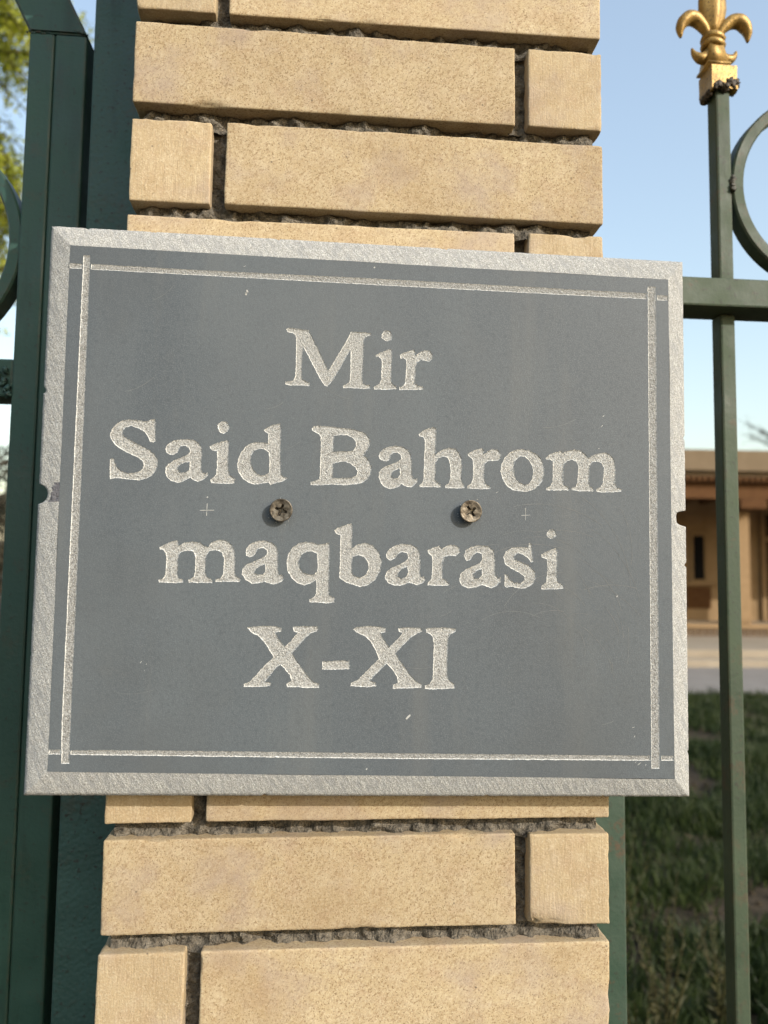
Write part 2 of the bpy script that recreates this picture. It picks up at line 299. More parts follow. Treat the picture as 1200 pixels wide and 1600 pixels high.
LETTERS = [
  ('M', ["-679,1352 -664,1363 -634,1362 -594,1358 -555,1353 -510,1351 -492,1317 -463,1262 -427,1191 -390,1116 -357,1048 -325,1103 -282,1181 -233,1270 -192,1351 -154,1350 -114,1350 -73,1347 -41,1344 -41,1326 -63,1323 -85,1310 -93,1281 -94,1219 -98,1137 -101,1055 -102,994 -96,963 -76,949 -42,945 -39,923 -77,917 -117,918 -167,918 -207,919 -245,916 -250,934 -228,947 -203,960 -194,991 -193,1052 -193,1134 -194,1215 -212,1184 -241,1122 -275,1059 -309,997 -338,955 -362,926 -385,932 -407,963 -444,1028 -490,1113 -526,1183 -547,1218 -553,1161 -555,1080 -555,999 -547,974 -522,957 -492,950 -496,924 -536,927 -585,927 -635,925 -676,930 -675,952 -645,957 -616,968 -603,997 -602,1078 -602,1160 -602,1241 -605,1302 -624,1322 -653,1327 -673,1334"]),
  ('i', ["-4,1179 25,1193 60,1208 90,1224 118,1229 121,1186 120,1104 117,1022 119,976 134,953 156,947 160,925 114,917 74,914 33,917 -12,913 -15,936 8,947 31,960 40,999 42,1060 43,1121 35,1152 15,1172 0,1161", "119,1332 118,1315 110,1301 96,1292 80,1290 65,1293 51,1302 40,1314 38,1329 43,1345 52,1360 64,1369 79,1371 95,1368 108,1359 115,1347"]),
  ('r', ["176,1186 207,1203 242,1215 283,1231 296,1218 301,1190 334,1214 374,1230 410,1225 431,1195 428,1166 406,1143 380,1146 344,1155 314,1133 302,1100 301,1048 297,997 299,968 321,953 356,948 361,927 316,922 255,920 215,919 180,917 178,936 204,947 220,966 224,1015 227,1066 229,1118 227,1149 210,1163 184,1157"]),
  ('S', ["-1650,638 -1616,641 -1610,606 -1610,547 -1606,478 -1623,468 -1644,472 -1657,498 -1675,531 -1704,556 -1745,574 -1786,587 -1819,576 -1841,554 -1843,526 -1828,505 -1787,483 -1741,458 -1689,436 -1642,410 -1607,379 -1587,341 -1585,300 -1600,258 -1624,226 -1663,204 -1708,189 -1759,192 -1805,196 -1850,202 -1890,201 -1920,193 -1924,233 -1926,291 -1926,340 -1899,346 -1891,316 -1871,281 -1841,252 -1801,240 -1756,242 -1716,252 -1692,273 -1686,303 -1696,332 -1726,352 -1772,375 -1818,396 -1865,422 -1900,450 -1924,485 -1936,523 -1921,561 -1889,600 -1850,625 -1804,633 -1753,630 -1707,627 -1667,625"]),
  ('a', ["-1534,425 -1529,448 -1507,469 -1473,489 -1427,499 -1375,501 -1329,493 -1293,472 -1273,443 -1269,390 -1272,331 -1273,283 -1260,258 -1237,251 -1223,259 -1218,240 -1234,219 -1262,201 -1296,186 -1328,200 -1349,217 -1371,205 -1400,186 -1439,176 -1486,190 -1519,219 -1531,254 -1526,289 -1507,316 -1473,340 -1434,356 -1394,375 -1366,390 -1357,411 -1367,437 -1391,452 -1420,448 -1436,427 -1449,397 -1475,382 -1509,386 -1527,401", "-1358,334 -1381,330 -1415,318 -1438,297 -1443,274 -1425,254 -1390,251 -1362,267 -1356,299"]),
  ('i', ["-1218,451 -1183,469 -1138,486 -1091,499 -1077,490 -1078,430 -1078,347 -1076,276 -1067,241 -1043,227 -1025,218 -1029,183 -1082,177 -1140,178 -1198,179 -1206,205 -1182,224 -1163,245 -1160,310 -1160,369 -1163,416 -1194,421 -1211,436", "-1078,596 -1082,580 -1091,565 -1103,553 -1120,548 -1137,552 -1149,563 -1158,577 -1164,594 -1163,610 -1153,625 -1138,636 -1122,641 -1106,638 -1090,627 -1080,612"]),
  ('d', ["-827,583 -790,610 -744,628 -703,637 -698,584 -699,500 -699,404 -694,321 -693,262 -676,238 -643,229 -675,205 -722,192 -771,174 -778,194 -804,190 -844,181 -891,176 -932,191 -973,220 -1004,266 -1014,319 -1006,367 -987,415 -956,457 -916,482 -870,491 -823,490 -794,485 -793,521 -792,557 -813,566", "-786,420 -821,439 -862,442 -894,426 -911,393 -915,345 -902,298 -875,263 -840,244 -805,249 -780,265 -779,343"]),
  ('B', ["-475,607 -456,623 -415,626 -353,624 -291,619 -219,613 -152,604 -94,589 -58,566 -37,530 -39,493 -51,461 -71,430 -83,411 -60,393 -34,363 -22,321 -30,274 -50,237 -83,211 -130,196 -191,189 -253,187 -315,190 -376,184 -437,181 -473,182 -475,205 -438,213 -410,231 -405,281 -406,343 -405,416 -404,489 -407,541 -419,563 -445,575 -468,587", "-306,554 -259,563 -208,561 -166,542 -143,511 -144,475 -165,445 -216,439 -268,438 -309,433 -308,491", "-307,346 -266,359 -220,363 -184,349 -147,323 -126,290 -136,261 -167,245 -213,239 -264,237 -310,240 -310,294"]),
  ('a', ["28,411 38,440 63,464 105,483 157,491 209,484 246,464 270,433 279,381 280,318 282,276 293,249 310,243 322,249 325,230 308,206 281,182 249,182 218,193 202,207 186,185 155,174 119,164 77,178 46,208 31,250 34,291 60,323 101,340 143,359 179,376 200,395 191,426 168,441 139,438 121,421 116,392 96,374 65,373 38,390", "188,321 159,310 130,288 124,262 144,244 175,248 191,279"]),
  ('h', ["326,584 360,609 397,628 444,640 462,630 460,564 459,490 457,427 482,454 524,476 566,488 609,478 640,448 658,401 660,338 656,274 663,227 677,207 682,186 642,180 589,181 534,179 531,198 557,218 570,251 572,314 567,367 551,409 519,420 482,407 462,375 458,312 456,249 471,223 501,208 499,185 442,186 390,185 340,184 339,199 358,217 368,247 370,320 371,404 375,488 376,541 360,564 336,567"]),
  ('r', ["699,441 732,461 770,480 814,490 825,474 826,445 853,467 891,484 936,480 958,452 955,417 930,397 892,396 853,392 833,365 829,315 829,261 840,223 870,207 881,194 870,181 820,180 766,181 705,181 702,201 727,217 741,248 745,302 743,368 738,406 715,422"]),
  ('o', ["953,318 961,373 986,423 1021,460 1066,484 1119,491 1175,483 1230,457 1269,419 1290,370 1292,315 1280,260 1252,215 1207,184 1152,167 1096,168 1047,178 1002,208 969,258", "1054,359 1069,403 1102,434 1141,433 1174,406 1197,362 1205,313 1199,263 1174,227 1141,218 1102,236 1074,266 1058,310"]),
  ('m', ["1299,426 1331,454 1376,474 1426,486 1439,471 1477,488 1533,498 1584,488 1617,461 1640,434 1674,457 1725,475 1776,480 1815,461 1842,422 1851,361 1847,284 1847,239 1864,212 1898,202 1892,185 1835,177 1778,176 1733,171 1697,181 1700,199 1728,212 1745,243 1753,304 1758,359 1741,398 1707,411 1668,404 1645,377 1642,312 1639,246 1649,218 1677,200 1673,180 1621,181 1565,180 1503,186 1503,203 1537,216 1548,249 1554,310 1557,366 1544,401 1510,420 1471,410 1445,379 1440,319 1437,252 1451,220 1489,203 1482,185 1430,184 1374,181 1307,181 1305,199 1339,215 1355,245 1357,306 1360,366 1355,405 1331,421 1311,413"]),
  ('m', ["-1551,-295 -1521,-277 -1476,-253 -1425,-244 -1413,-281 -1374,-257 -1322,-250 -1265,-258 -1230,-278 -1207,-289 -1179,-254 -1128,-232 -1076,-238 -1035,-269 -1013,-310 -1009,-379 -1009,-449 -1001,-495 -965,-516 -970,-537 -1028,-537 -1085,-538 -1144,-541 -1145,-523 -1109,-511 -1093,-485 -1090,-427 -1090,-369 -1108,-325 -1149,-309 -1195,-318 -1216,-353 -1221,-417 -1220,-475 -1206,-507 -1168,-523 -1169,-546 -1222,-549 -1279,-547 -1336,-546 -1339,-525 -1305,-511 -1295,-476 -1294,-418 -1294,-360 -1311,-323 -1349,-315 -1394,-325 -1416,-350 -1417,-420 -1417,-489 -1405,-518 -1373,-528 -1377,-548 -1427,-552 -1483,-550 -1546,-548 -1550,-530 -1518,-519 -1503,-490 -1501,-432 -1501,-375 -1507,-334 -1523,-311 -1546,-313"]),
  ('a', ["-936,-320 -928,-291 -903,-261 -863,-240 -805,-234 -752,-245 -717,-270 -701,-311 -699,-375 -700,-445 -689,-480 -665,-485 -652,-503 -661,-526 -693,-544 -733,-553 -774,-541 -797,-534 -832,-546 -883,-550 -930,-524 -958,-483 -955,-443 -927,-413 -882,-392 -836,-371 -796,-351 -777,-327 -786,-300 -815,-289 -844,-295 -858,-321 -877,-348 -906,-357 -929,-346", "-791,-405 -823,-418 -857,-441 -868,-471 -845,-484 -804,-479 -788,-452"]),
  ('q', ["-328,-243 -322,-299 -323,-393 -324,-487 -325,-557 -321,-621 -301,-639 -279,-644 -283,-679 -329,-686 -399,-682 -463,-680 -467,-661 -435,-642 -417,-617 -416,-558 -419,-517 -455,-541 -507,-557 -554,-542 -595,-508 -628,-456 -638,-392 -628,-333 -594,-280 -548,-250 -496,-238 -443,-245 -402,-259 -361,-250", "-418,-324 -453,-308 -494,-311 -529,-335 -548,-379 -539,-431 -509,-466 -468,-479 -433,-477 -411,-453 -410,-389"]),
  ('b', ["-294,-149 -262,-129 -217,-114 -165,-96 -157,-120 -159,-195 -160,-285 -125,-254 -65,-239 -5,-256 41,-304 63,-371 52,-446 14,-514 -38,-552 -98,-564 -158,-546 -210,-527 -249,-502 -248,-420 -246,-331 -248,-241 -246,-185 -279,-175", "-151,-342 -109,-332 -71,-343 -41,-380 -33,-425 -50,-470 -91,-496 -136,-486 -158,-456 -159,-397"]),
  ('a', ["94,-326 108,-293 146,-262 206,-243 274,-245 324,-266 349,-315 350,-382 347,-450 360,-487 381,-484 390,-505 368,-532 330,-547 292,-536 262,-530 217,-549 157,-552 111,-532 85,-491 100,-449 140,-418 193,-397 238,-372 260,-346 249,-312 214,-302 184,-317 162,-352 124,-368 99,-353", "253,-411 216,-426 186,-456 182,-486 209,-501 246,-486 260,-447"]),
  ('r', ["400,-288 441,-268 494,-252 513,-275 548,-251 601,-243 644,-265 647,-300 617,-326 571,-322 533,-335 518,-373 517,-440 521,-493 554,-518 570,-537 557,-548 497,-549 404,-547 410,-523 433,-498 438,-441 441,-374 434,-329 411,-314"]),
  ('a', ["675,-325 690,-284 732,-256 793,-243 862,-251 905,-284 915,-344 912,-412 918,-465 940,-488 960,-483 955,-513 924,-544 886,-564 848,-549 817,-539 771,-557 710,-567 661,-547 642,-499 654,-454 694,-423 747,-401 798,-376 819,-343 809,-308 778,-298 747,-316 727,-355 697,-366", "813,-421 778,-431 752,-460 759,-490 789,-494 814,-467"]),
  ('s', ["1175,-219 1190,-222 1196,-264 1205,-363 1184,-365 1164,-333 1125,-308 1086,-299 1060,-320 1066,-345 1109,-364 1171,-389 1218,-434 1224,-484 1194,-535 1140,-562 1078,-560 1035,-547 1001,-558 986,-547 986,-457 1007,-461 1024,-494 1063,-521 1109,-520 1140,-500 1137,-475 1102,-448 1040,-418 989,-381 976,-328 1001,-282 1055,-254 1117,-250 1164,-257"]),
  ('i', ["1265,-309 1312,-281 1382,-254 1393,-284 1389,-368 1386,-459 1396,-512 1432,-532 1438,-558 1373,-566 1264,-567 1267,-540 1303,-514 1311,-460 1314,-384 1308,-339 1272,-330", "1384,-150 1383,-163 1374,-175 1360,-183 1346,-187 1332,-186 1319,-178 1310,-165 1309,-151 1313,-137 1321,-126 1332,-118 1347,-113 1361,-115 1372,-123 1379,-135"]),
  ('X', ["-909,-867 -861,-858 -792,-855 -716,-854 -660,-869 -664,-893 -701,-901 -682,-945 -636,-1000 -602,-972 -568,-931 -544,-900 -576,-892 -581,-859 -515,-853 -403,-855 -394,-871 -409,-891 -451,-905 -499,-951 -546,-1007 -583,-1048 -551,-1096 -508,-1151 -465,-1213 -423,-1254 -378,-1272 -380,-1297 -464,-1297 -547,-1291 -613,-1291 -619,-1268 -582,-1247 -597,-1206 -633,-1162 -664,-1131 -695,-1154 -728,-1200 -762,-1237 -771,-1254 -727,-1261 -733,-1283 -795,-1289 -863,-1291 -923,-1289 -924,-1270 -885,-1255 -845,-1214 -805,-1166 -758,-1117 -714,-1080 -746,-1028 -789,-966 -831,-925 -880,-902"]),
  ('-', ["-363,-1107 -287,-1104 -203,-1098 -164,-1103 -160,-1161 -230,-1164 -313,-1167 -362,-1164"]),
  ('X', ["-142,-875 -116,-858 -38,-849 47,-852 101,-865 97,-893 64,-899 83,-941 126,-1003 161,-968 203,-926 224,-895 196,-890 188,-863 259,-856 359,-861 368,-883 338,-900 289,-926 232,-982 176,-1045 205,-1093 255,-1163 299,-1218 334,-1253 371,-1271 366,-1293 285,-1299 208,-1302 154,-1302 154,-1274 190,-1260 185,-1219 149,-1163 107,-1122 72,-1156 23,-1205 -11,-1247 31,-1258 35,-1282 -18,-1291 -88,-1288 -155,-1283 -151,-1261 -103,-1240 -54,-1191 -6,-1143 50,-1087 28,-1032 -8,-969 -51,-925 -108,-900"]),
  ('I', ["395,-866 459,-857 545,-856 620,-864 617,-887 577,-904 563,-938 560,-1022 558,-1106 559,-1190 570,-1239 612,-1271 614,-1299 534,-1304 463,-1307 392,-1304 391,-1279 427,-1267 448,-1232 450,-1148 452,-1065 454,-981 445,-925 417,-899 396,-891"]),
]
GROOVES = [
  "-2178,1850 -2129,1853 -2123,740 -2122,-1534 -2121,-1821 -2175,-1821 -2184,-1534 -2180,738",
  "2122,1801 2188,1804 2183,1079 2162,-1888 2098,-1888 2117,1077",
  "-2280,1786 -2184,1786 -2185,1748 -2281,1747",
  "-2119,1787 -1387,1777 51,1770 2113,1746 2114,1701 51,1720 -1386,1738 -2120,1746",
  "2196,1737 2290,1736 2290,1695 2196,1696",
  "-2262,-1725 -2182,-1727 -2183,-1759 -2265,-1757",
  "-2112,-1729 -1543,-1735 96,-1764 2092,-1794 2092,-1830 97,-1803 -1542,-1772 -2113,-1761",
  "2174,-1795 2273,-1797 2272,-1832 2173,-1831",
]

# ================================================================== ground and far setting
GX0, GX1 = -250.0, 250.0
tag(pd_obj('ground', [(GX0, -60, 0), (GX1, -60, 0), (GX1, 450, 0), (GX0, 450, 0)], [(0, 1, 2, 3)], M['soil']), kind='structure')
box('pavement', (-30, 8.95, -.05), (40, 11.6, .02), M['paving'], bev=.01)['kind'] = 'structure'
tr = bmesh.new()
merge(tr, box_bm((-30, 11.6, -.05), (40, 11.95, .14), .01)); merge(tr, box_bm((-30, 11.96, -.05), (40, 15.6, .27), .01))
bm_obj('terrace', tr, M['terrace'])['kind'] = 'structure'

# ---------------------------------------------------------------- porch building behind the fence
bd_ = tag(empty('porch_building', (7.6, 14.4, .27), (0, 0, R(-2))), 'low ochre building with a flat roof and a timber porch beyond the grass', 'building')
def bl(name, lo, hi, m, p=bd_, bev=.004): return box(name, lo, hi, m, p, bev)
X0, X1 = -6.5, 9.0
D = 3.0
bl('wall', (X0, D, -.27), (X1, D + .3, 3.2), M['plaster'])
bl('porch_floor', (X0, .45, -.27), (X1, D, .16), M['terrace'])
pl = bmesh.new()
for i in range(110):
    x = X0 + i * .141
    merge(pl, box_bm((x, .425, -.02), (x + .12, .55, .055), .006, 1)); merge(pl, box_bm((x, .43, .07), (x + .12, .55, .145), .006, 1))
tag(bm_obj('brick_kerb', pl, M['plinth_brick'], bd_), kind='stuff')
bl('kerb_top', (X0, .41, .165), (X1, .9, .24), M['plaster'])
bl('roof', (X0 - .4, -.35, 3.33), (X1 + .4, D + .8, 3.76), M['cornice'], bev=.02)
bl('fascia', (X0 - .2, -.22, 3.24), (X1 + .2, D + .7, 3.33), M['cornice'])
dn = bmesh.new()
for i in range(130):
    x = X0 + i * .12; merge(dn, box_bm((x, -.28, 3.13), (x + .07, -.05, 3.235), .006, 1))
tag(bm_obj('dentil_row', dn, M['timber'], bd_), kind='stuff')
bl('beam', (X0, -.10, 2.80), (X1, .16, 3.12), M['timber'])
for i in range(26):
    bl('rafter', (X0 + .1 + i * .6, .17, 2.98), (X0 + .2 + i * .6, D - .01, 3.12), M['timber'], bev=.01)
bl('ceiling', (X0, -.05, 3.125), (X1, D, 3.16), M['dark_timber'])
for x in (-4.2, -1.6, 1.08, 3.7, 6.3, 8.8):
    c_ = bl('column', (x - .18, .40, .30), (x + .18, .72, 2.60), M['pine'], bev=.03)
    bl('capital', (x - .28, -.12, 2.60), (x + .28, .70, 2.795), M['timber'], c_, .03)
    bl('column_base', (x - .19, .39, .245), (x + .19, .72, .30), M['pine'], c_, .03)
def window(x):
    w = bl('window_frame', (x - .21, D - .05, 1.08), (x + .21, D + .02, 2.30), M['pine'])
    bl('pane', (x - .13, D - .065, 1.15), (x + .13, D - .055, 2.2), M['glass'], w, 0)
    bl('sill', (x - .5, D - .14, 1.01), (x + .5, D + .02, 1.09), M['pine'], w)
    bl('panel', (x - .30, D - .03, .45), (x + .30, D + .02, .97), M['timber'], bd_, .01)
for x in (-5.2, -3.0, -.95, 1.35, 5.6, 7.4): window(x)
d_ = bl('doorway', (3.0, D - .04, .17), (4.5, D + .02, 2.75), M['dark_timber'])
for x in (2.94, 3.75, 4.56): bl('door_frame', (x - .06, D - .09, .17), (x + .06, D + .03, 2.85), M['pine'], d_, .01)
bl('transom', (3.01, D - .08, 2.1), (4.49, D - .041, 2.2), M['pine'], d_)

# ---------------------------------------------------------------- trees
def leafy_tree(name, label, base, height, spread, n_br, n_leaf, mat, size, droop, seed, group=None, twigs_only=False, trunk_r=.16, low=.25):
    rnd = random.Random(seed)
    root = tag(empty(name, base), label, 'tree', group)
    parts, tips = [], []
    tp = [(0, 0, 0), (.05, .03, height * .2), (-.03, .08, height * .45), (.06, .02, height * .7), (0, 0, height * .95)]
    parts.append(tube_pd(tp, [trunk_r * 1.25, trunk_r, trunk_r * .8, trunk_r * .5, trunk_r * .15], 8))
    for i in range(n_br):
        h = height * (low + (.93 - low) * (i + rnd.random()) / n_br); an = i * 2.4 + rnd.uniform(-.4, .4)
        ln = spread * (1.0 - .55 * abs((h / height) - .5) * 1.2) * rnd.uniform(.65, 1.1)
        p = Vector((0, 0, h)); d = Vector((math.cos(an), math.sin(an), rnd.uniform(.25, .8))).normalized()
        pts, rr = [p.copy()], [trunk_r * .35]
        for k in range(7):
            p = p + d * ln / 7; d = (d + Vector((rnd.uniform(-.15, .15), rnd.uniform(-.15, .15), -droop * (k + 1) / 7))).normalized()
            pts.append(p.copy()); rr.append(trunk_r * .35 * (1 - (k + 1) / 7.6))
            if k >= 1:
                for q in range(3):
                    d2 = (d + Vector((rnd.uniform(-1, 1), rnd.uniform(-1, 1), rnd.uniform(-.6, .6)))).normalized(); p2 = p.copy(); tw = [p2.copy()]
                    for m_ in range(4):
                        p2 = p2 + d2 * ln * .085; d2 = (d2 + Vector((0, 0, -droop * .6))).normalized(); tw.append(p2.copy())
                    parts.append(tube_pd(tw, [.012, .009, .007, .005, .003], 4)); tips.append(tw)
        parts.append(tube_pd(pts, rr, 6)); tips.append(pts[3:])
    pd_obj('trunk', *join_pd(parts), M['bark'], root)
    if n_leaf:
        V, F = [], []
        for i in range(n_leaf):
            tw = rnd.choice(tips); k = rnd.randrange(len(tw) - 1); p = Vector(tw[k]).lerp(Vector(tw[k + 1]), rnd.random())
            p += Vector((rnd.gauss(0, 1), rnd.gauss(0, 1), rnd.gauss(0, 1))) * size * 1.1
            a = Vector((rnd.uniform(-1, 1), rnd.uniform(-1, 1), rnd.uniform(-1, .4))).normalized(); b = a.orthogonal().normalized()
            b = (Matrix.Rotation(rnd.uniform(0, 6.28), 3, a) @ b)
            L = size * rnd.uniform(.7, 1.4); w = L * .30; n0 = len(V)
            V += [p, p + a * L * .5 + b * w, p + a * L, p + a * L * .5 - b * w]; F.append((n0, n0 + 1, n0 + 2, n0 + 3))
        tag(pd_obj('crown', [tuple(v) for v in V], F, mat, root), kind='stuff')
    return root
leafy_tree('willow_tree', 'yellow-green spring tree with drooping leafy twigs behind the left gate', (-3.62, 5.5, 0), 7.6, 1.9, 44, 76000, M['spring_leaf'], .040, .42, 5, low=.44)
leafy_tree('bare_tree', 'tall bare grey tree showing just above the porch roof', (16.7, 25.8, 0), 7.3, 1.9, 46, 1600, M['dark_leaf'], .07, -.02, 11, trunk_r=.14)
for k, (x, y, h, s) in enumerate([(-9.7, 22, 4.9, 2.6), (-13.8, 24, 5.4, 3.0), (-8.2, 26, 4.2, 2.6)]):
    leafy_tree('bare_bush_tree', ['brown twiggy tree in the distance left of the gate post', 'taller brown twiggy tree at the far left of the distance', 'brown twiggy tree in the distance hidden mostly by the pillar'][k],
               (x, y, 0), h, s, 30, 6000, M['dark_leaf'], .15, .2, 20 + k, 'twiggy trees in the far left distance', low=.06)

V, F = [], []                                        # far-off belt of trees that reads as one mass
rw_ = random.Random(8)
for i in range(26000):
    x = rw_.uniform(-130, 150); top = 4.2 + 2.6 * noise.fractal(Vector((x * .09, 3, 1)), 1, 2, 4); y = rw_.uniform(62, 74)
    z = max(0, top) * rw_.random() ** .7; p = Vector((x, y, z)); a = Vector((rw_.uniform(-1, 1), rw_.uniform(-1, 1), rw_.uniform(-.5, 1))).normalized(); c_ = a.orthogonal().normalized()
    L = rw_.uniform(.35, .9); n0 = len(V); V += [p, p + a * L * .5 + c_ * L * .35, p + a * L, p + a * L * .5 - c_ * L * .35]; F.append((n0, n0 + 1, n0 + 2, n0 + 3))
tag(pd_obj('distant_woods', [tuple(v) for v in V], F, M['dark_leaf']), kind='stuff')

# ---------------------------------------------------------------- grass, weeds
rnd = random.Random(3)
V, F = [], []
def blade(V, F, x, y, h, w, lean, z=0):
    an = rnd.uniform(0, 6.28); dx, dy = math.cos(an), math.sin(an); n0 = len(V); b = rnd.uniform(0, 6.28); bx, by = math.cos(b) * w, math.sin(b) * w
    V += [(x - bx, y - by, z), (x + bx, y + by, z), (x + dx * lean * .35 + bx * .7, y + dy * lean * .35 + by * .7, z + h * .6),
          (x + dx * lean * .35 - bx * .7, y + dy * lean * .35 - by * .7, z + h * .6), (x + dx * lean, y + dy * lean, z + h)]
    F += [(n0, n0 + 1, n0 + 2, n0 + 3), (n0 + 3, n0 + 2, n0 + 4)]
tries = 0
while len(F) < 380000 and tries < 560000:
    tries += 1
    y = .9 + 8.0 * rnd.random() ** 1.25; x = rnd.uniform(-1.0, 1.15) * (y + 1.0) * .75
    d = noise.fractal(Vector((x * 1.3, y * 1.3, 4)), 1, 2, 4)
    if d < -.24 + rnd.uniform(-.16, .22): continue
    hh = .05 + .10 * max(0, d) + .03 * rnd.random()
    for q in range(4):
        blade(V, F, x + rnd.gauss(0, .025), y + rnd.gauss(0, .025), hh * rnd.uniform(.6, 1.5), rnd.uniform(.003, .006), hh * rnd.uniform(.2, 1.0))
tag(pd_obj('grass', V, F, M['grass']), kind='stuff')
V, F = [], []
for i in range(2600):                                # clods and pebbles of the bare soil
    y = .9 + 8.0 * rnd.random() ** 1.3; x = rnd.uniform(-.5, 1.0) * (y + 1) * .75; r_ = rnd.uniform(.008, .03) * (1 + .15 * y); n0 = len(V)
    for (a, b, c) in ((1, 0, 0), (0, 1, 0), (-1, 0, 0), (0, -1, 0), (0, 0, .8)):
        V.append((x + a * r_ * rnd.uniform(.6, 1.2), y + b * r_ * rnd.uniform(.6, 1.2), -.002 + c * r_ * rnd.uniform(.6, 1.2)))
    F += [(n0, n0 + 1, n0 + 4), (n0 + 1, n0 + 2, n0 + 4), (n0 + 2, n0 + 3, n0 + 4), (n0 + 3, n0, n0 + 4)]
tag(pd_obj('soil_clods', V, F, M['soil']), kind='stuff')
def weed(x, y, h, n, seed, label):
    rw = random.Random(seed); root = tag(empty('weed', (x, y, 0)), label, 'weed', 'tall weeds behind the fence')
    parts, lv, lf = [], [], []
    for i in range(n):
        an = rw.uniform(0, 6.28); ln = rw.uniform(.05, .28) * h; hh = h * rw.uniform(.6, 1)
        pts = [Vector((math.cos(an) * ln * t_ ** 1.5, math.sin(an) * ln * t_ ** 1.5, hh * t_)) for t_ in (0, .25, .5, .75, 1)]
        parts.append(tube_pd(pts, [.004, .0036, .003, .002, .001], 5))
        for k in range(42):
            t_ = rw.uniform(.1, 1); p = Vector((math.cos(an) * ln * t_ ** 1.5, math.sin(an) * ln * t_ ** 1.5, hh * t_))
            d = Vector((rw.uniform(-1, 1), rw.uniform(-1, 1), rw.uniform(.2, 1.2))).normalized(); b = d.orthogonal().normalized(); L = rw.uniform(.02, .06) * (1.3 - t_); n0 = len(lv)
            lv += [p, p + d * L * .5 + b * L * .1, p + d * L, p + d * L * .5 - b * L * .1]; lf.append((n0, n0 + 1, n0 + 2, n0 + 3))
    pd_obj('stem', *join_pd(parts), M['weed'], root); tag(pd_obj('foliage', [tuple(v) for v in lv], lf, M['weed'], root), kind='stuff')
weed(1.02, 1.75, .62, 9, 1, 'tall feathery weed just right of the pillar foot')
weed(.86, 1.55, .42, 7, 2, 'short feathery weed nearest the pillar')
weed(1.30, 1.95, .40, 7, 3, 'low feathery weed to the right of the fence bar')
weed(1.16, 2.45, .50, 8, 4, 'feathery weed farther back on the grass behind the fence bar')

# ================================================================== brick pillar
W, P_, H_, HD, J_ = .38, .0790, .0671, .0623, .0112
Z0 = 1.61746
LNG = W - HD - J_
pil = tag(empty('brick_pillar', (0, 0, 0)), 'square pillar of long cream bricks with deep raked mortar joints', 'pillar')
def axis_pts(h, step):
    e = [0, .0009, .002, .0036, .006]; n = max(2, int((2 * h - .012) / step)); mid = list(np.linspace(-h + .006, h - .006, n + 1))
    return [-h + v for v in e[:-1]] + mid + [h - v for v in reversed(e[:-1])]
def brick_mesh(dx, dy, dz, step, seed, chip=1.0, rough=1.0):
    hx, hy, hz = dx / 2, dy / 2, dz / 2
    A = [axis_pts(h, step) for h in (hx, hy, hz)] if step else None
    off = Vector((seed * 1.37, seed * 2.11, seed * .73))
    bm = bmesh.new(); cache = {}
    def vert(x, y, z):
        k = (round(x * 1e6), round(y * 1e6), round(z * 1e6))
        if k in cache: return cache[k]
        p = Vector((x, y, z)); q = p + off
        r = .0012 + .0012 * max(0, noise.noise(q * 60)) * rough
        c1 = noise.fractal(q * 26, 1, 2, 3); c2 = noise.noise(q * 170)
        if c1 > .40: r += (c1 - .40) * .016 * chip
        r += max(0, c2 - .35) * .0022 * chip * rough
        r = min(r, .011)
        pi = Vector((max(-hx + r, min(hx - r, x)), max(-hy + r, min(hy - r, y)), max(-hz + r, min(hz - r, z))))
        d = p - pi
        if d.length > 1e-7:
            nz = sum(1 for v in d if abs(v) > 1e-7)
            if nz > 1: p = pi + d.normalized() * r * (1 + .12 * noise.noise(q * 300))
        nrm = Vector((1 if x >= hx else -1 if x <= -hx else 0, 1 if y >= hy else -1 if y <= -hy else 0, 1 if z >= hz else -1 if z <= -hz else 0))
        p = p + nrm * (.0005 * noise.noise(q * 22) + .00022 * rough * noise.noise(q * 140))
        v = bm.verts.new(p); cache[k] = v; return v
    def face(a, b, fix, s, perm, flip):
        for i in range(len(a) - 1):
            for j in range(len(b) - 1):
                c = [(a[i], b[j]), (a[i + 1], b[j]), (a[i + 1], b[j + 1]), (a[i], b[j + 1])]
                vs = []
                for (u, w) in c:
                    co = [0, 0, 0]; co[perm[0]] = u; co[perm[1]] = w; co[perm[2]] = s * fix; vs.append(vert(*co))
                if flip: vs.reverse()
                bm.faces.new(vs)
    face(A[0], A[2], hy, -1, (0, 2, 1), False); face(A[0], A[2], hy, 1, (0, 2, 1), True)
    face(A[1], A[2], hx, 1, (1, 2, 0), False); face(A[1], A[2], hx, -1, (1, 2, 0), True)
    face(A[0], A[1], hz, 1, (0, 1, 2), False); face(A[0], A[1], hz, -1, (0, 1, 2), True)
    me = bpy.data.meshes.new('brick'); bm.to_mesh(me); bm.free()
    me.polygons.foreach_set('use_smooth', [True] * len(me.polygons)); return me
plain_x = brick_mesh(LNG, HD, H_, .05, 91); plain_y = brick_mesh(HD, LNG, H_, .05, 92)
for me in (plain_x, plain_y): me.materials.append(M['brick'])
rb = random.Random(12)
def put(me, x0, x1, y0, y1, z, jig=1.0):
    return link('brick', me, None, pil, ((x0 + x1) / 2 + rb.uniform(-.0006, .0006) * jig, (y0 + y1) / 2 + rb.uniform(-.0010, .0010) * jig, z + rb.uniform(-.0006, .0006) * jig),
                (R(rb.uniform(-.35, .35)) * jig, R(rb.uniform(-.22, .22)) * jig, R(rb.uniform(-.25, .25)) * jig))
def flipx(f, a, b): return (a, b) if f else (-b, -a)
hw = W / 2
joints = []
